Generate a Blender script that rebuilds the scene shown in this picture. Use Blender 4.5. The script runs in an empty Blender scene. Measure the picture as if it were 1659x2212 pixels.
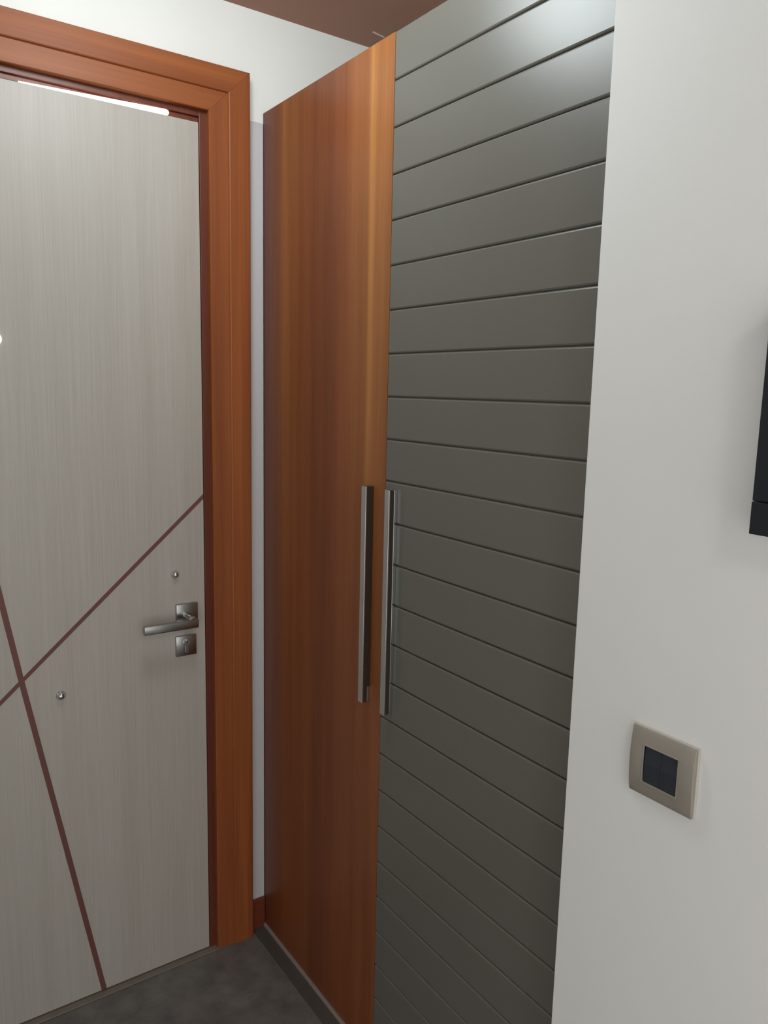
import bpy, bmesh, math, random
from mathutils import Vector, Matrix

scene = bpy.context.scene
COL = scene.collection

# ------------------------------------------------------------------ camera
IMG_W, IMG_H, FPX = 1659, 2212, 1674.44
cam_data = bpy.data.cameras.new('camera')
cam = bpy.data.objects.new('camera', cam_data)
COL.objects.link(cam)
cam_data.sensor_fit = 'VERTICAL'
cam_data.sensor_height = 36.0
cam_data.sensor_width = 27.0
cam_data.lens = FPX / IMG_H * 36.0
cam_data.clip_start = 0.02
_r = Vector((0.82059802, -0.57106114, 0.02254032))
_u = Vector((0.07020752, 0.13987069, 0.98767763))
_d = Vector((0.56717704, 0.80890381, -0.1548704))
cam.matrix_world = Matrix((
    (_r.x, _u.x, -_d.x, -0.886174),
    (_r.y, _u.y, -_d.y, -1.811148),
    (_r.z, _u.z, -_d.z, 1.5),
    (0, 0, 0, 1)))
scene.camera = cam

# ------------------------------------------------------------------ world, exposure
world = bpy.data.worlds.new('world')
scene.world = world
world.use_nodes = True
bg = world.node_tree.nodes['Background']
bg.inputs['Color'].default_value = (1.0, 0.99, 0.97, 1)
bg.inputs['Strength'].default_value = 1.5
LAMP_STRENGTH = 21.5           # drum ceiling lamps (built with their fixtures below)
LAMP_COLOUR = (0.88, 0.975, 1.0)
vs = scene.view_settings
vs.view_transform = 'Standard'
vs.look = 'None'
vs.exposure = 0.0
vs.gamma = 1.0
vs.use_curve_mapping = False


# ------------------------------------------------------------------ helpers
def lin(r, g, b):
    def f(c):
        c /= 255.0
        return c / 12.92 if c <= 0.04045 else ((c + 0.055) / 1.055) ** 2.4
    return (f(r), f(g), f(b), 1.0)


def new_mat(name):
    m = bpy.data.materials.new(name)
    m.use_nodes = True
    nt = m.node_tree
    b = nt.nodes['Principled BSDF']
    return m, nt, b


def node(nt, typ, **kw):
    n = nt.nodes.new(typ)
    for k, v in kw.items():
        setattr(n, k, v)
    return n


def world_scaled(nt, scale):
    g = node(nt, 'ShaderNodeNewGeometry')
    mp = node(nt, 'ShaderNodeMapping')
    mp.inputs['Scale'].default_value = scale
    nt.links.new(g.outputs['Position'], mp.inputs['Vector'])
    return mp.outputs['Vector']


def noise(nt, vec, scale=1.0, detail=4.0, rough=0.55):
    n = node(nt, 'ShaderNodeTexNoise')
    n.inputs['Scale'].default_value = scale
    n.inputs['Detail'].default_value = detail
    n.inputs['Roughness'].default_value = rough
    nt.links.new(vec, n.inputs['Vector'])
    return n.outputs['Fac']


def ramp(nt, fac, stops):
    n = node(nt, 'ShaderNodeValToRGB')
    cr = n.color_ramp
    while len(cr.elements) < len(stops):
        cr.elements.new(0.5)
    for e, (p, c) in zip(cr.elements, stops):
        e.position = p
        e.color = c
    nt.links.new(fac, n.inputs['Fac'])
    return n.outputs['Color']


def math_node(nt, op, a, b):
    n = node(nt, 'ShaderNodeMath', operation=op)
    for i, v in enumerate((a, b)):
        if isinstance(v, (int, float)):
            n.inputs[i].default_value = v
        else:
            nt.links.new(v, n.inputs[i])
    return n.outputs[0]


def multiply(nt, c1, c2, fac=1.0):
    n = node(nt, 'ShaderNodeMix', data_type='RGBA', blend_type='MULTIPLY')
    n.inputs['Factor'].default_value = fac
    nt.links.new(c1, n.inputs[6])
    nt.links.new(c2, n.inputs[7])
    return n.outputs[2]


def bump(nt, b, h, strength, dist=0.001):
    n = node(nt, 'ShaderNodeBump')
    n.inputs['Strength'].default_value = strength
    n.inputs['Distance'].default_value = dist
    nt.links.new(h, n.inputs['Height'])
    nt.links.new(n.outputs['Normal'], b.inputs['Normal'])


def grey(v):
    return (v, v, v, 1)


def paint(name, col, rough=0.75, bump_s=0.06, spec=0.3):
    m, nt, b = new_mat(name)
    v = world_scaled(nt, (1, 1, 1))
    n1 = noise(nt, v, 2.2, 3)
    c = ramp(nt, n1, [(0.3, tuple(x * 0.965 for x in col[:3]) + (1,)), (0.7, col)])
    nt.links.new(c, b.inputs['Base Color'])
    b.inputs['Roughness'].default_value = rough
    b.inputs['Specular IOR Level'].default_value = spec
    bump(nt, b, noise(nt, v, 260, 3), bump_s, 0.0006)
    return m


def wood_bands(name, axis, origin, span, stops, grain, rough=0.33, warp=0.012, calm=None):
    """Veneer: colour bands across `axis`, grain running along the `grain` axis."""
    m, nt, b = new_mat(name)
    sc = [9.0, 9.0, 9.0]
    sc[grain] = 1.3
    w = noise(nt, world_scaled(nt, tuple(sc)), 1.0, 3, 0.5)
    g = node(nt, 'ShaderNodeNewGeometry')
    sep = node(nt, 'ShaderNodeSeparateXYZ')
    nt.links.new(g.outputs['Position'], sep.inputs[0])
    t = math_node(nt, 'ADD', sep.outputs[axis], math_node(nt, 'MULTIPLY', math_node(nt, 'SUBTRACT', w, 0.5), warp * 2))
    t = math_node(nt, 'MULTIPLY', math_node(nt, 'SUBTRACT', t, origin), 1.0 / span)
    c = ramp(nt, t, stops)
    if calm:                                   # bands blend into a plainer, slightly darker tone towards the bottom
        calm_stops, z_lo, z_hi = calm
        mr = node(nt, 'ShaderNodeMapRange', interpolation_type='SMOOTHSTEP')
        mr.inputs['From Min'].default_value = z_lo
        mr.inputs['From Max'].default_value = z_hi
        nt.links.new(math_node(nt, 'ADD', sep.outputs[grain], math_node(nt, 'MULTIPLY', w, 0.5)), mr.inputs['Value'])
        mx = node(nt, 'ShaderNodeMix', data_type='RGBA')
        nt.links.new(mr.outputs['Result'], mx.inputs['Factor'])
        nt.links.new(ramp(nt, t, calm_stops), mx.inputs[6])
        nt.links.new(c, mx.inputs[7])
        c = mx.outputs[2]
    sc = [150.0, 150.0, 150.0]
    sc[grain] = 2.5
    fine = noise(nt, world_scaled(nt, tuple(sc)), 1.0, 4, 0.6)
    c = multiply(nt, c, ramp(nt, fine, [(0.3, grey(0.80)), (0.7, grey(1.0))]))
    sc = [28.0, 28.0, 28.0]
    sc[grain] = 0.9
    mid = noise(nt, world_scaled(nt, tuple(sc)), 1.0, 3, 0.5)
    c = multiply(nt, c, ramp(nt, mid, [(0.32, (0.80, 0.74, 0.68, 1)), (0.68, grey(1.0))]))
    nt.links.new(c, b.inputs['Base Color'])
    b.inputs['Roughness'].default_value = rough
    b.inputs['Specular IOR Level'].default_value = 0.4
    bump(nt, b, fine, 0.05, 0.0004)
    return m


def metal(name, col, rough):
    m, nt, b = new_mat(name)
    v = world_scaled(nt, (900, 900, 6))
    n1 = noise(nt, v, 1.0, 2)
    c = ramp(nt, n1, [(0.3, tuple(x * 0.93 for x in col[:3]) + (1,)), (0.7, col)])
    nt.links.new(c, b.inputs['Base Color'])
    b.inputs['Metallic'].default_value = 1.0
    b.inputs['Roughness'].default_value = rough
    return m


def plain(name, col, rough, spec=0.5, mottled=0.05):
    m, nt, b = new_mat(name)
    n1 = noise(nt, world_scaled(nt, (1, 1, 1)), 35, 3)
    c = ramp(nt, n1, [(0.3, tuple(x * (1 - mottled) for x in col[:3]) + (1,)), (0.7, col)])
    nt.links.new(c, b.inputs['Base Color'])
    b.inputs['Roughness'].default_value = rough
    b.inputs['Specular IOR Level'].default_value = spec
    return m


def emitter(name, col, strength):
    m, nt, b = new_mat(name)
    b.inputs['Base Color'].default_value = (*col, 1)
    b.inputs['Emission Color'].default_value = (*col, 1)
    b.inputs['Emission Strength'].default_value = strength
    return m


# ------------------------------------------------------------------ materials
M = {}
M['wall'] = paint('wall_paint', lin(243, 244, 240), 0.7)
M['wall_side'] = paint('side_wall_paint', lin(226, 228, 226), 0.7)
M['off_white'] = paint('off_white_paint', lin(205, 206, 208), 0.5)
M['ceiling'] = paint('ceiling_brown_paint', lin(160, 122, 104), 0.7)

# wardrobe veneer: bands from the corner (0) to the handle side (1)
OR, RD, DK, LT = lin(156, 98, 54), lin(142, 84, 48), lin(126, 71, 42), lin(170, 110, 62)
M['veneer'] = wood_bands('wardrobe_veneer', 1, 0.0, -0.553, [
    (0.00, lin(118, 62, 42)), (0.06, lin(126, 70, 44)), (0.15, RD), (0.205, LT), (0.25, OR), (0.38, RD),
    (0.46, DK), (0.54, lin(138, 80, 46)), (0.60, DK), (0.68, lin(146, 84, 48)), (0.80, OR), (0.845, OR), (0.870, lin(184, 126, 70)),
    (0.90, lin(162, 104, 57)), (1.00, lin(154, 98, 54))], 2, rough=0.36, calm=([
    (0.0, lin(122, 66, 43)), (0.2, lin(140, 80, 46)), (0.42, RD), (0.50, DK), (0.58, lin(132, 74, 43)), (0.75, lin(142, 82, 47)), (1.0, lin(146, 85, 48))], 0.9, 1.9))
CA, CB, CC = lin(158, 90, 46), lin(150, 82, 41), lin(165, 95, 49)
M['casing_v'] = wood_bands('casing_wood_upright', 0, -0.15, 0.1, [
    (0.0, CA), (0.25, CB), (0.45, CA), (0.7, CC), (1.0, CB)], 2, 0.5, 0.02)
M['casing_h'] = wood_bands('casing_wood_level', 2, 2.12, 0.1, [
    (0.0, CA), (0.25, CC), (0.5, CB), (0.8, CC), (1.0, CA)], 0, 0.5, 0.02)
M['stop'] = wood_bands('stop_wood', 0, -0.2, 0.1, [
    (0.0, lin(120, 64, 46)), (0.5, lin(112, 58, 42)), (1.0, lin(122, 66, 46))], 2, 0.4)
M['base'] = wood_bands('baseboard_wood', 2, 0.0, 0.09, [
    (0.0, lin(120, 60, 40)), (0.5, lin(130, 66, 42)), (1.0, lin(120, 60, 40))], 0, 0.4)

# beige door laminate with a fine upright grain
m, nt, b = new_mat('door_laminate')
f1 = noise(nt, world_scaled(nt, (260, 260, 3.0)), 1.0, 4, 0.65)
f2 = noise(nt, world_scaled(nt, (22, 22, 0.7)), 1.0, 3, 0.5)
c = ramp(nt, f1, [(0.28, lin(175, 170, 162)), (0.72, lin(187, 183, 176))])
c = multiply(nt, c, ramp(nt, f2, [(0.3, (0.93, 0.925, 0.91, 1)), (0.7, grey(1.0))]))
nt.links.new(c, b.inputs['Base Color'])
b.inputs['Roughness'].default_value = 0.42
b.inputs['Specular IOR Level'].default_value = 0.35
bump(nt, b, f1, 0.12, 0.0004)
M['leaf'] = m

M['inlay'] = plain('maroon_inlay', lin(112, 72, 66), 0.5, 0.4)
M['lacquer'] = plain('grey_lacquer', lin(103, 102, 95), 0.34, 0.5, 0.025)
M['lacquer_dark'] = plain('groove_lacquer', lin(103, 102, 95), 0.5, 0.3)
M['carcass'] = plain('carcass_board', lin(238, 238, 234), 0.5)
M['chrome'] = metal('brushed_chrome', lin(205, 207, 208), 0.20)
M['satin'] = metal('satin_nickel', lin(172, 171, 168), 0.26)
M['slot'] = plain('handle_gap_shade', lin(64, 51, 43), 0.5, 0.25)
M['dark_slot'] = plain('dark_keyway', lin(40, 38, 36), 0.5)
M['plate'] = plain('champagne_plastic', lin(162, 156, 146), 0.34, 0.5, 0.02)
M['plate'].node_tree.nodes['Principled BSDF'].inputs['Metallic'].default_value = 0.35
M['plate_side'] = plain('pale_plastic', lin(196, 190, 180), 0.4, 0.5, 0.02)
M['rocker'] = plain('anthracite_rocker', lin(44, 48, 57), 0.4, 0.4)
M['black'] = plain('black_satin_plastic', lin(26, 29, 35), 0.35, 0.4)
M['seal'] = plain('grey_floor_profile', lin(150, 136, 130), 0.5)
M['grout'] = plain('grout', lin(128, 122, 114), 0.8)
M['white_trim'] = plain('white_trim', lin(235, 235, 235), 0.4)
M['sill'] = plain('stone_sill', lin(126, 118, 108), 0.5, 0.4, 0.12)


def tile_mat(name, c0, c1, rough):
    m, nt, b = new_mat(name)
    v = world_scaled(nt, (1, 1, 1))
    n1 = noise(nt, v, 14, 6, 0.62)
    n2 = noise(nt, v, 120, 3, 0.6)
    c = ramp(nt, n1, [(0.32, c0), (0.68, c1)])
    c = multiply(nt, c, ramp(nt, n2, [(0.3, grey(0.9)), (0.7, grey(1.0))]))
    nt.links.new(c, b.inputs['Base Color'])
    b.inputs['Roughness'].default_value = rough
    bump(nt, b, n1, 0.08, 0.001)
    return m


M['tile'] = tile_mat('grey_tile', lin(91, 91, 89), lin(124, 121, 117), 0.45)
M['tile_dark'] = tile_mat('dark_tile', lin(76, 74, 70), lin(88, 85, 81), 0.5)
M['lamp_glow'] = emitter('downlight_glow', LAMP_COLOUR, LAMP_STRENGTH)
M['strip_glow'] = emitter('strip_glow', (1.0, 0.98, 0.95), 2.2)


# ------------------------------------------------------------------ mesh helpers
def box(bm, x0, x1, y0, y1, z0, z1, bevel=0.0, seg=2):
    mat = Matrix.Translation(((x0 + x1) / 2, (y0 + y1) / 2, (z0 + z1) / 2)) @ Matrix.Diagonal((x1 - x0, y1 - y0, z1 - z0, 1))
    g = bmesh.ops.create_cube(bm, size=1.0, matrix=mat)
    if bevel:
        es = list({e for v in g['verts'] for e in v.link_edges})
        bmesh.ops.bevel(bm, geom=es, offset=bevel, segments=seg, affect='EDGES', profile=0.5, clamp_overlap=True)


def prism(bm, pts, a0, a1, axis, at=(0, 0, 0)):
    """Extrude a closed 2-D outline along an axis; pts are the other two axes in x,y,z order."""
    def mk(p, a):
        v = list(p)
        v.insert(axis, a)
        return bm.verts.new((v[0] + at[0], v[1] + at[1], v[2] + at[2]))
    A = [mk(p, a0) for p in pts]
    B = [mk(p, a1) for p in pts]
    n = len(pts)
    for i in range(n):
        bm.faces.new((A[i], A[(i + 1) % n], B[(i + 1) % n], B[i]))
    bm.faces.new(A[::-1])
    bm.faces.new(B)
    bmesh.ops.recalc_face_normals(bm, faces=bm.faces)


def lathe(bm, prof, centre, axis_dir, seg=32):
    """prof: (radius, height along axis_dir) pairs."""
    d = Vector(axis_dir).normalized()
    q = d.to_track_quat('Z', 'Y').to_matrix()
    c = Vector(centre)
    rings = []
    for r, h in prof:
        if r < 1e-7:
            rings.append([bm.verts.new(c + q @ Vector((0, 0, h)))])
        else:
            rings.append([bm.verts.new(c + q @ Vector((r * math.cos(2 * math.pi * k / seg), r * math.sin(2 * math.pi * k / seg), h))) for k in range(seg)])
    for a, b_ in zip(rings, rings[1:]):
        for k in range(seg):
            k2 = (k + 1) % seg
            if len(a) == 1 and len(b_) == 1:
                continue
            if len(a) == 1:
                bm.faces.new((a[0], b_[k2], b_[k]))
            elif len(b_) == 1:
                bm.faces.new((a[k], a[k2], b_[0]))
            else:
                bm.faces.new((a[k], a[k2], b_[k2], b_[k]))
    bmesh.ops.recalc_face_normals(bm, faces=bm.faces)


def obj(name, bm, mat, parent=None, origin=None, smooth=None):
    """Link a bmesh (built in room coordinates) as one object with its origin at `origin`."""
    if origin is None:
        xs = [v.co for v in bm.verts]
        origin = (sum(v.x for v in xs) / len(xs), sum(v.y for v in xs) / len(xs), min(v.z for v in xs))
    o_ = Vector(origin)
    bmesh.ops.translate(bm, verts=bm.verts, vec=-o_)
    me = bpy.data.meshes.new(name)
    bm.to_mesh(me)
    bm.free()
    me.materials.append(mat)
    if smooth is not None:
        me.polygons.foreach_set('use_smooth', [True] * len(me.polygons))
        me.set_sharp_from_angle(angle=math.radians(smooth))
    o = bpy.data.objects.new(name, me)
    COL.objects.link(o)
    place(o, o_, parent)
    return o


WORLD_LOC = {}


def place(o, loc, parent):
    WORLD_LOC[o.name] = Vector(loc)
    if parent:
        o.parent = parent
        o.location = Vector(loc) - WORLD_LOC[parent.name]
    else:
        o.location = loc


def empty(name, loc, parent=None):
    o = bpy.data.objects.new(name, None)
    o.empty_display_size = 0.1
    COL.objects.link(o)
    place(o, loc, parent)
    return o


def boxes(name, mat, parent, *bs, bevel=0.0, seg=2, smooth=None, origin=None):
    bm = bmesh.new()
    for b_ in bs:
        box(bm, *b_, bevel=bevel, seg=seg)
    return obj(name, bm, mat, parent, origin, smooth)


def structure(o, label=None):
    o['kind'] = 'structure'
    if label:
        o['label'] = label
    return o


def tag(o, label, cat, group=None):
    o['label'] = label
    o['category'] = cat
    if group:
        o['group'] = group
    return o


# ------------------------------------------------------------------ room shell
CEIL = 2.375
XL, XN = -1.55, 0.62           # left wall, back of the wardrobe niche
XO, YO = -3.2, -1.45           # left wall stops short, an unseen opening added to let world light in
YB = -3.6                      # the hall goes on behind the camera and opens to the flat
XW = -0.05                     # face of the white wall with the switch
YE = -1.0997                   # its corner, beside the wardrobe

# floor: a grout bed with separate tiles
floor = structure(boxes('floor', M['grout'], None, (XO, XN, YB, 0.13, -0.10, -0.0015), origin=(0, 0, -0.0015)),
                  'dark grey tiled floor of the entrance')
XB = -0.042                    # joint between the field tiles and the cut border along the wardrobe
T, J = 0.6, 0.0024


def tile(x0, x1, y0, y1, mat):
    boxes('tile', mat, floor, (x0, x1, y0, y1, -0.010, 0.0), bevel=0.0007, seg=1)


xs = [XB - J / 2]
while xs[-1] > XO:
    xs.append(xs[-1] - T)
ys = [0.13, -0.62]
while ys[-1] > YB:
    ys.append(ys[-1] - T)
for y1, y0 in zip(ys, ys[1:]):
    for x1, x0 in zip(xs, xs[1:]):
        tile(max(x0 + J, XO), x1, max(y0 + J, YB), y1, M['tile'])
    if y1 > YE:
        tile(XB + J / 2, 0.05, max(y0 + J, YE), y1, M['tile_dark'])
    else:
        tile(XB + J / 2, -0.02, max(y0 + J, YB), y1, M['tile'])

ceiling = structure(boxes('ceiling', M['ceiling'], None, (XO, XN + 0.1, YB, 0.13, CEIL, CEIL + 0.08), origin=(0, 0, CEIL)),
                    'flat brown painted ceiling')
bm = bmesh.new()
prism(bm, [(0.260, -0.0830), (0.300, -0.0755), (0.302, -0.0695), (0.262, -0.0765)], CEIL - 0.0008, CEIL + 0.001, 2)
obj('paint_scratch', bm, plain('bare_scratch', lin(222, 205, 192), 0.7), ceiling)

# door wall, with the opening for the door
DX0, DX1, DZ = -1.085, -0.146, 2.124
wd = bmesh.new()
box(wd, XL - 0.1, DX0, 0.0, 0.13, 0.0, CEIL)
box(wd, DX1, XN, 0.0, 0.13, 0.0, CEIL)
box(wd, DX0, DX1, 0.0, 0.13, DZ, CEIL)
structure(obj('wall_back', wd, M['wall'], None, (0, 0, 0)), 'white wall around the entrance door')
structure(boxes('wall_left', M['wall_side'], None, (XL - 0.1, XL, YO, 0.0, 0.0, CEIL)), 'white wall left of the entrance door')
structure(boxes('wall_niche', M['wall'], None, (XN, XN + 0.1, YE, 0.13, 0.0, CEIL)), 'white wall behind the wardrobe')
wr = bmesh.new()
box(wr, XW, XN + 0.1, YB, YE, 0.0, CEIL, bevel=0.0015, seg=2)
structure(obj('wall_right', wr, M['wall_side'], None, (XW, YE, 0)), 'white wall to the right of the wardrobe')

# ------------------------------------------------------------------ door frame
frame = structure(empty('trim_1', (-0.6, 0, 0)), 'orange brown wooden door frame with mitred corners')
# profile: distance outwards from the inner edge, depth in front of the wall
PROF = [(0.0, 0.0), (0.0, 0.0265), (0.0015, 0.028), (0.026, 0.028), (0.040, 0.0290), (0.0450, 0.0290),
        (0.0470, 0.0335), (0.049, 0.0345), (0.0982, 0.0345), (0.0998, 0.033), (0.0998, 0.0)]
XI, ZI = -0.1484, 2.1214       # inner edge of the right upright and of the head
XIL = -1.083                   # inner edge of the left upright


def casing(kind):
    bm = bmesh.new()
    A, B = [], []
    for o_, d_ in PROF:
        if kind == 'right':
            A.append(bm.verts.new((XI + o_, -d_, 0.0)))
            B.append(bm.verts.new((XI + o_, -d_, ZI + o_)))
        elif kind == 'left':
            A.append(bm.verts.new((XIL - o_, -d_, 0.0)))
            B.append(bm.verts.new((XIL - o_, -d_, ZI + o_)))
        else:
            A.append(bm.verts.new((XIL - o_ + 0.0003, -d_, ZI + o_)))
            B.append(bm.verts.new((XI + o_ - 0.0003, -d_, ZI + o_)))
    n = len(A)
    for i in range(n):
        bm.faces.new((A[i], A[(i + 1) % n], B[(i + 1) % n], B[i]))
    bm.faces.new(A[::-1])
    bm.faces.new(B)
    bmesh.ops.recalc_face_normals(bm, faces=bm.faces)
    return bm


obj('upright', casing('right'), M['casing_v'], frame, (XI, 0, 0), 25)
obj('upright', casing('left'), M['casing_v'], frame, (XIL, 0, 0), 25)
obj('head', casing('head'), M['casing_h'], frame, (-0.6, 0, ZI), 25)

# the darker rebate between casing and leaf
YLEAF = -0.012
LX0, LX1, LZ0, LZ1 = -1.062, -0.1675, 0.006, 2.0955
boxes('door_stop', M['stop'], frame, (LX1 + 0.002, XI + 0.012, YLEAF + 0.0005, 0.10, 0.0, ZI + 0.01),
      bevel=0.001)
boxes('door_stop', M['stop'], frame, (XIL - 0.012, LX0 - 0.002, YLEAF + 0.0005, 0.10, 0.0, ZI + 0.01), bevel=0.001)
bm = bmesh.new()
box(bm, LX0 - 0.002, LX1 + 0.002, YLEAF + 0.0075, 0.10, LZ1 + 0.002, LZ1 + 0.0130, bevel=0.001)
box(bm, LX0 - 0.002, LX1 + 0.002, YLEAF + 0.0005, 0.10, LZ1 + 0.0130, ZI + 0.01, bevel=0.001)
obj('head_stop', bm, M['stop'], frame)

structure(boxes('trim_2', M['sill'], None, (XIL, XI, -0.030, 0.12, 0.0, 0.003), bevel=0.0012), 'thin grey stone sill under the entrance door')
structure(boxes('baseboard_back', M['base'], None, (-0.0482, -0.002, -0.012, 0.0, 0.0, 0.088), bevel=0.002), 'short dark wooden baseboard between door frame and wardrobe')
structure(boxes('trim_3', M['off_white'], None, (-0.047, -0.0015, -0.0045, 0.0, 0.0885, 2.128), bevel=0.0005), 'narrow pale strip beside the wardrobe')  # greyer strip on the wall, ending just below the wardrobe top

# ------------------------------------------------------------------ door
door = structure(empty('door_1', (-0.615, 0, 0)), 'pale beige wood-grain entrance door with crossing maroon inlay lines')
leaf = boxes('door_leaf', M['leaf'], door, (LX0, LX1, YLEAF, 0.045, LZ0, LZ1), bevel=0.0012)


def inlay(p0, p1, w, lift=0.0):
    """A thin strip let into the leaf, clipped to the leaf's outline."""
    (xa, za), (xb, zb) = p0, p1
    dx, dz = xb - xa, zb - za
    L = math.hypot(dx, dz)
    nx, nz = -dz / L * w / 2, dx / L * w / 2
    bm = bmesh.new()
    prism(bm, [(xa + nx, za + nz), (xb + nx, zb + nz), (xb - nx, zb - nz), (xa - nx, za - nz)], YLEAF - 0.0006 - lift, YLEAF + 0.002, 1)
    for co, no in (((LX1 - 0.0004, 0, 0), (1, 0, 0)), ((LX0 + 0.0004, 0, 0), (-1, 0, 0)), ((0, 0, LZ0 + 0.0004), (0, 0, -1)), ((0, 0, LZ1 - 0.0004), (0, 0, 1))):
        r_ = bmesh.ops.bisect_plane(bm, geom=bm.verts[:] + bm.edges[:] + bm.faces[:], plane_co=co, plane_no=no, clear_outer=True)
        es = [e for e in r_['geom_cut'] if isinstance(e, bmesh.types.BMEdge)]
        if es:
            bmesh.ops.contextual_create(bm, geom=es)
    bmesh.ops.recalc_face_normals(bm, faces=bm.faces)
    return obj('inlay_strip', bm, M['inlay'], leaf)


def along(p, q, t):
    return (p[0] + (q[0] - p[0]) * t, p[1] + (q[1] - p[1]) * t)


a, b2 = (-0.1655, 1.2355), (-0.6423, 0.8019)
inlay(along(a, b2, -0.1), along(a, b2, 2.1), 0.0090)
a, b2 = (-0.4436, 0.0), (-0.5965, 0.8405)
inlay(along(a, b2, -0.1), (-0.5965, 0.8405), 0.0120, 0.0002)
inlay((-0.5965, 0.8405), along((-0.5965, 0.8405), (-0.6315, 1.047), 6.5), 0.0120, 0.0002)

# lever handle on a square rose
lever = empty('door_handle', (-0.2165, YLEAF, 0.943), door)
lever['label'] = 'satin nickel lever on a square rose'
boxes('rose', M['satin'], lever, (-0.2440, -0.1890, YLEAF - 0.009, YLEAF, 0.9165, 0.9700), bevel=0.002, seg=2, smooth=40)
bm = bmesh.new()
lathe(bm, [(0.0, 0.0), (0.0115, 0.0), (0.0115, 0.034), (0.010, 0.040), (0.0, 0.042)], (-0.2165, YLEAF - 0.006, 0.936), (0, -1, 0), 28)
obj('neck', bm, M['satin'], lever, smooth=40)
boxes('lever', M['satin'], lever, (-0.3385, -0.2045, -0.067, -0.051, 0.9195, 0.9405), bevel=0.003, seg=3, smooth=40)

lock = boxes('lock_plate', M['satin'], door, (-0.2460, -0.1935, YLEAF - 0.008, YLEAF, 0.8370, 0.8890), bevel=0.002, seg=2, smooth=40)
bm = bmesh.new()
lathe(bm, [(0.0, 0.0), (0.0085, 0.0), (0.0085, 0.004), (0.0075, 0.005), (0.0, 0.005)], (-0.2195, YLEAF - 0.0078, 0.8715), (0, -1, 0), 24)
obj('cylinder', bm, M['chrome'], lock, smooth=40)
boxes('cylinder_body', M['satin'], lock, (-0.2245, -0.2145, YLEAF - 0.0115, YLEAF - 0.0078, 0.845, 0.864), bevel=0.0015)
boxes('keyway', M['dark_slot'], lock, (-0.2203, -0.2187, YLEAF - 0.0134, YLEAF - 0.012, 0.867, 0.876))

for (x, z, r) in ((-0.2432, 1.0455, 0.0088), (-0.5167, 0.794, 0.0095)):
    bm = bmesh.new()
    lathe(bm, [(r * 1.12, 0.0), (r * 1.12, 0.002), (r, 0.0035), (r * 0.92, 0.0045), (r * 0.86, 0.0045), (r * 0.8, 0.008), (r * 0.55, 0.0105), (r * 0.25, 0.0115), (0.0, 0.0118)],
          (x, YLEAF, z), (0, -1, 0), 32)
    obj('bolt_cap', bm, M['chrome'], door, smooth=50)

bm = bmesh.new()
lathe(bm, [(0.0135, 0.0), (0.0135, 0.003), (0.012, 0.0045), (0.006, 0.0055), (0.0, 0.006)], (-0.6145, YLEAF, 1.587), (0, -1, 0), 32)
pe = obj('peephole', bm, emitter('peephole_lens_glow', (1.0, 0.99, 0.96), 1.2), door, smooth=40)  # emission stands in for bright light caught on the peephole
pe['label'] = 'round bright peephole lens'

# tapered white emissive strip over the top edge of the leaf
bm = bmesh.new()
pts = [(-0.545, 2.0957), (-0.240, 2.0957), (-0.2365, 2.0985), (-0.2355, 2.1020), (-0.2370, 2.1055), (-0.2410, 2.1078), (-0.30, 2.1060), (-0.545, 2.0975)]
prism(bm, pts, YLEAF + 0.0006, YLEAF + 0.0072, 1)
tag(obj('glowing_strip', bm, M['strip_glow']), 'thin glowing white strip above the beige door', 'light strip')

# ------------------------------------------------------------------ wardrobe
ZT, YW, YG1 = 2.1515, -0.5500, -1.0980
ward = tag(empty('wardrobe', (0.3, -0.55, 0.0)), 'tall two-door wardrobe, one door orange wood veneer, other grey and grooved', 'wardrobe')
bm = bmesh.new()
box(bm, 0.024, 0.60, -0.018, -0.002, 0.02, ZT - 0.004)
box(bm, 0.024, 0.60, -1.0975, -1.0815, 0.02, ZT - 0.004)
box(bm, 0.024, 0.60, -1.0815, -0.018, ZT - 0.022, ZT - 0.004)
box(bm, 0.024, 0.60, -1.0815, -0.018, 0.02, 0.038)
box(bm, 0.592, 0.60, -1.0815, -0.018, 0.038, ZT - 0.022)
obj('carcass', bm, M['carcass'], ward, (0.3, -0.55, 0.02))
boxes('plinth', M['carcass'], ward, (0.04, 0.59, -1.0970, -0.004, 0.0, 0.0195))
boxes('floor_profile', M['seal'], ward, (-0.0065, 0.012, -1.0975, -0.003, 0.0, 0.007), bevel=0.001)

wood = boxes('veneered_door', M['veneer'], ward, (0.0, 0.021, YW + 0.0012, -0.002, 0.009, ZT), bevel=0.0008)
wood['label'] = 'orange brown wood veneer wardrobe door'
slat_door = boxes('slatted_door', M['lacquer_dark'], ward, (0.0055, 0.021, YG1, YW - 0.0012, 0.009, ZT - 0.0005))
slat_door['label'] = 'grey lacquered wardrobe door with horizontal grooves'

# slats: one mesh with chamfered long edges, shared by every full slat
Z0, ST, GAP, CH = 2.0676, 0.08286, 0.0016, 0.0032


def slat_mesh(h):
    bm = bmesh.new()
    c = CH
    # outline in (x, z), front face at x = 0
    pts = [(0.0055, 0.0), (0.0030, 0.0), (0.0010, c * 0.35), (0.0, c), (0.0, h - c), (0.0010, h - c * 0.35), (0.0030, h), (0.0055, h)]
    prism(bm, pts, YG1, YW - 0.0012, 1)
    me = bpy.data.meshes.new('slat')
    bmesh.ops.translate(bm, verts=bm.verts, vec=(0, -(YG1 + YW) / 2, 0))
    bm.to_mesh(me)
    bm.free()
    me.materials.append(M['lacquer'])
    me.polygons.foreach_set('use_smooth', [True] * len(me.polygons))
    me.set_sharp_from_angle(angle=math.radians(12))
    return me


def slat(me, z):
    o = bpy.data.objects.new('slat', me)
    COL.objects.link(o)
    place(o, (0, (YG1 + YW) / 2, z), slat_door)


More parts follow.
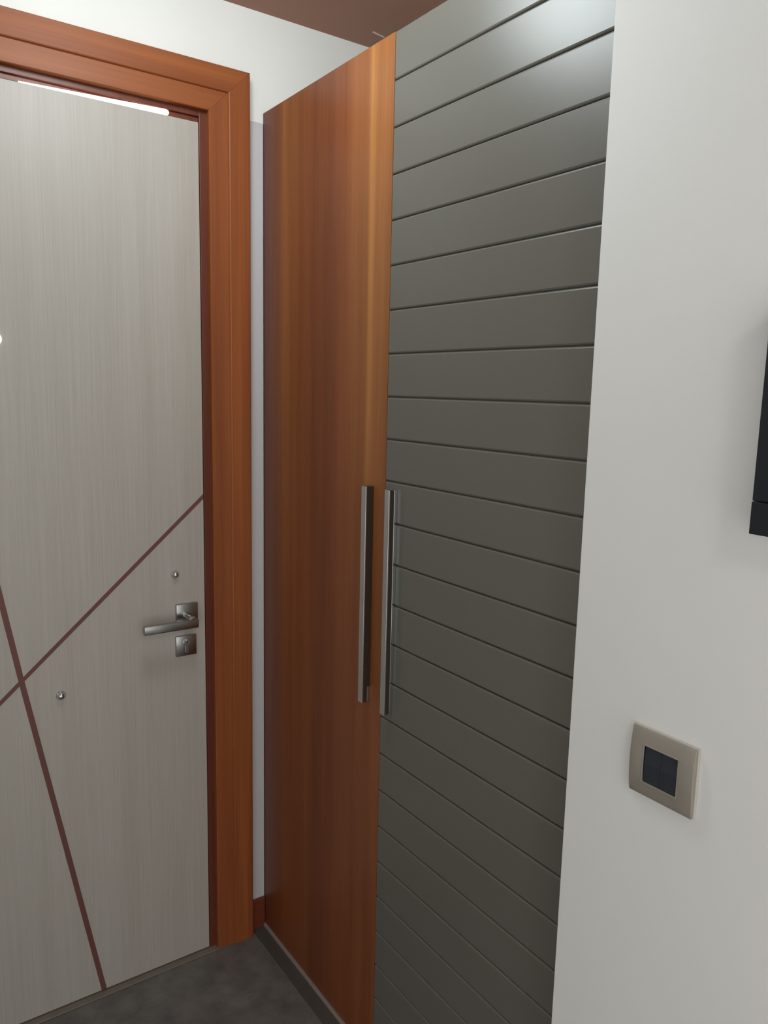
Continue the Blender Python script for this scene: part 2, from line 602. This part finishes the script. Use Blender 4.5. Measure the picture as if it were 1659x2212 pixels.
slat(slat_mesh(ZT - Z0 - GAP / 2), Z0 + GAP / 2)
full = slat_mesh(ST - GAP)
z = Z0
while z - ST > 0.02:
    slat(full, z - ST + GAP / 2)
    z -= ST
slat(slat_mesh(z - GAP / 2 - 0.009), 0.009)


def pull(ya, yb, z0, z1, parent, flange):
    """Channel handle: bright front face, gap behind it filled dark for its shade, bright strip against the door."""
    bm = bmesh.new()
    box(bm, -0.0172, -0.0004, yb + 0.0012, ya - 0.0004, z0 + 0.0008, z1 - 0.0008)  # dark block fills the gap, its shade put into the colour
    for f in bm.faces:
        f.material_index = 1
    box(bm, -0.0205, -0.0172, yb, ya, z0, z1, bevel=0.0006)
    for a_, b_ in flange:
        box(bm, -0.0078, -0.0002, yb, ya, a_, b_, bevel=0.0006)
    o = obj('handle', bm, M['chrome'], parent, (-0.01, (ya + yb) / 2, z0))
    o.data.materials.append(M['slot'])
    o['label'] = 'long chrome channel handle'


pull(-0.4945, -0.5110, 0.843, 1.3065, wood, [(0.845, 0.878)])
pull(-0.5770, -0.5925, 0.845, 1.3085, slat_door, [(0.845, 1.3085)])

# ------------------------------------------------------------------ light switch
sy0, sy1, sz0, sz1 = -1.3055, -1.2125, 0.9835, 1.0745
wy0, wy1, wz0, wz1 = -1.2832, -1.2338, 1.0042, 1.0532
sw = tag(empty('light_switch', (XW, (sy0 + sy1) / 2, (sz0 + sz1) / 2)), 'champagne light switch with two dark rockers on the white wall', 'light switch')
NZ = 12


def bulge(z_):
    t = (z_ - sz0) / (sz1 - sz0) * 2 - 1
    return XW - 0.0075 - 0.0038 * (1 - t * t)


def curved_frame(bm):
    zs = sorted(set([sz0 + (sz1 - sz0) * i / NZ for i in range(NZ + 1)] + [wz0, wz1]))
    ycols = [sy0, wy0, wy1, sy1]
    F = {}
    for i, z_ in enumerate(zs):
        for j, y_ in enumerate(ycols):
            F[i, j, 0] = bm.verts.new((bulge(z_), y_, z_))
            F[i, j, 1] = bm.verts.new((XW + 0.0, y_, z_))
    hole = lambda i: wz0 - 1e-6 <= zs[i] and zs[i + 1] <= wz1 + 1e-6
    for i in range(len(zs) - 1):
        for j in range(3):
            if j == 1 and hole(i):
                continue
            for s in (0, 1):
                bm.faces.new((F[i, j, s], F[i, j + 1, s], F[i + 1, j + 1, s], F[i + 1, j, s]))
        for j in (0, 3):
            bm.faces.new((F[i, j, 0], F[i + 1, j, 0], F[i + 1, j, 1], F[i, j, 1]))
        if hole(i):
            for j in (1, 2):
                bm.faces.new((F[i, j, 0], F[i + 1, j, 0], F[i + 1, j, 1], F[i, j, 1]))
    for j in range(3):
        for i in (0, len(zs) - 1):
            bm.faces.new((F[i, j, 0], F[i, j + 1, 0], F[i, j + 1, 1], F[i, j, 1]))
    iw0, iw1 = zs.index(wz0), zs.index(wz1)
    for i in (iw0, iw1):
        bm.faces.new((F[i, 1, 0], F[i, 2, 0], F[i, 2, 1], F[i, 1, 1]))
    bmesh.ops.recalc_face_normals(bm, faces=bm.faces)
    es = [e for e in bm.edges if len(e.link_faces) == 2 and e.calc_face_angle(0) > 0.6]
    bmesh.ops.bevel(bm, geom=es, offset=0.0010, segments=2, affect='EDGES', profile=0.5)


bm = bmesh.new()
curved_frame(bm)
obj('cover_plate', bm, M['plate'], sw, smooth=35)
ym = (wy0 + wy1) / 2
for y0, y1 in ((wy0 + 0.0004, ym - 0.0002), (ym + 0.0002, wy1 - 0.0004)):
    bm = bmesh.new()
    prism(bm, [(XW, wz0 + 0.0004), (XW - 0.0088, wz0 + 0.0004), (XW - 0.0098, (wz0 + wz1) / 2), (XW - 0.0080, wz1 - 0.0004), (XW, wz1 - 0.0004)], y0, y1, 1)
    obj('rocker', bm, M['rocker'], sw)
# stepped bezel round the rockers and the pale frame against the wall
bz = bmesh.new()
t_ = 0.0016
xb0, xb1 = XW - 0.0122, XW - 0.006
box(bz, xb0, xb1, wy0 - t_, wy1 + t_, wz0 - t_, wz0, bevel=0.0004)
box(bz, xb0 + 0.0004, xb1, wy1, wy1 + t_, wz0, wz1, bevel=0.0004)
box(bz, xb0 + 0.0012, xb1, wy0 - t_, wy0, wz0, wz1, bevel=0.0004)
box(bz, xb0 + 0.0012, xb1, wy0 - t_, wy1 + t_, wz1, wz1 + t_, bevel=0.0004)
obj('bezel', bz, M['plate'], sw)
boxes('mounting_frame', M['plate_side'], sw, (XW - 0.0042, XW - 0.0001, sy0 - 0.0012, sy1 + 0.0004, sz0 - 0.0004, sz1 + 0.0004), bevel=0.0006)
boxes('embossed_mark', M['plate'], sw, (bulge(0.995) - 0.0002, bulge(0.995) + 0.001, -1.2490, -1.2365, 0.9952, 0.9972))

# ------------------------------------------------------------------ black panel cut off by the picture's edge
by1, by0 = -1.3590, -1.56
bz0, bz1 = 1.3550, 1.5990
bp = tag(empty('black_wall_panel', (XW, (by0 + by1) / 2, bz0)), 'black panel on the white wall, above and right of the light switch', 'wall panel')
boxes('panel_body', M['black'], bp, (XW - 0.0348, XW, by0 + 0.0003, by1 - 0.0003, 1.3913, 1.5632), bevel=0.0012)
for z0, z1 in ((bz0, 1.3908), (1.5637, bz1)):
    boxes('end_cap', M['black'], bp, (XW - 0.035, XW, by0, by1, z0, z1), bevel=0.0012)


# ------------------------------------------------------------------ ceiling lamps
def drum_lamp(x, y, label):
    t = tag(empty('ceiling_lamp', (x, y, CEIL)), label, 'ceiling light', 'white drum lamps on the brown ceiling')
    bm = bmesh.new()
    lathe(bm, [(0.0, 0.0), (0.128, 0.0), (0.132, 0.006), (0.130, 0.016), (0.0, 0.016)], (x, y, CEIL), (0, 0, -1), 40)
    obj('base_ring', bm, M['white_trim'], t, smooth=50)
    bm = bmesh.new()
    lathe(bm, [(0.120, 0.016), (0.124, 0.05), (0.124, 0.13), (0.118, 0.150), (0.104, 0.164), (0.06, 0.174), (0.0, 0.177)], (x, y, CEIL), (0, 0, -1), 32)
    obj('shade', bm, M['lamp_glow'], t, smooth=60)


drum_lamp(-0.41, -0.63, 'white drum ceiling lamp in front of the entrance door')
drum_lamp(-0.80, -2.60, 'added unseen drum lamp that lights the hall behind the camera')  # unseen lamp, added to brighten the right wall and the hall
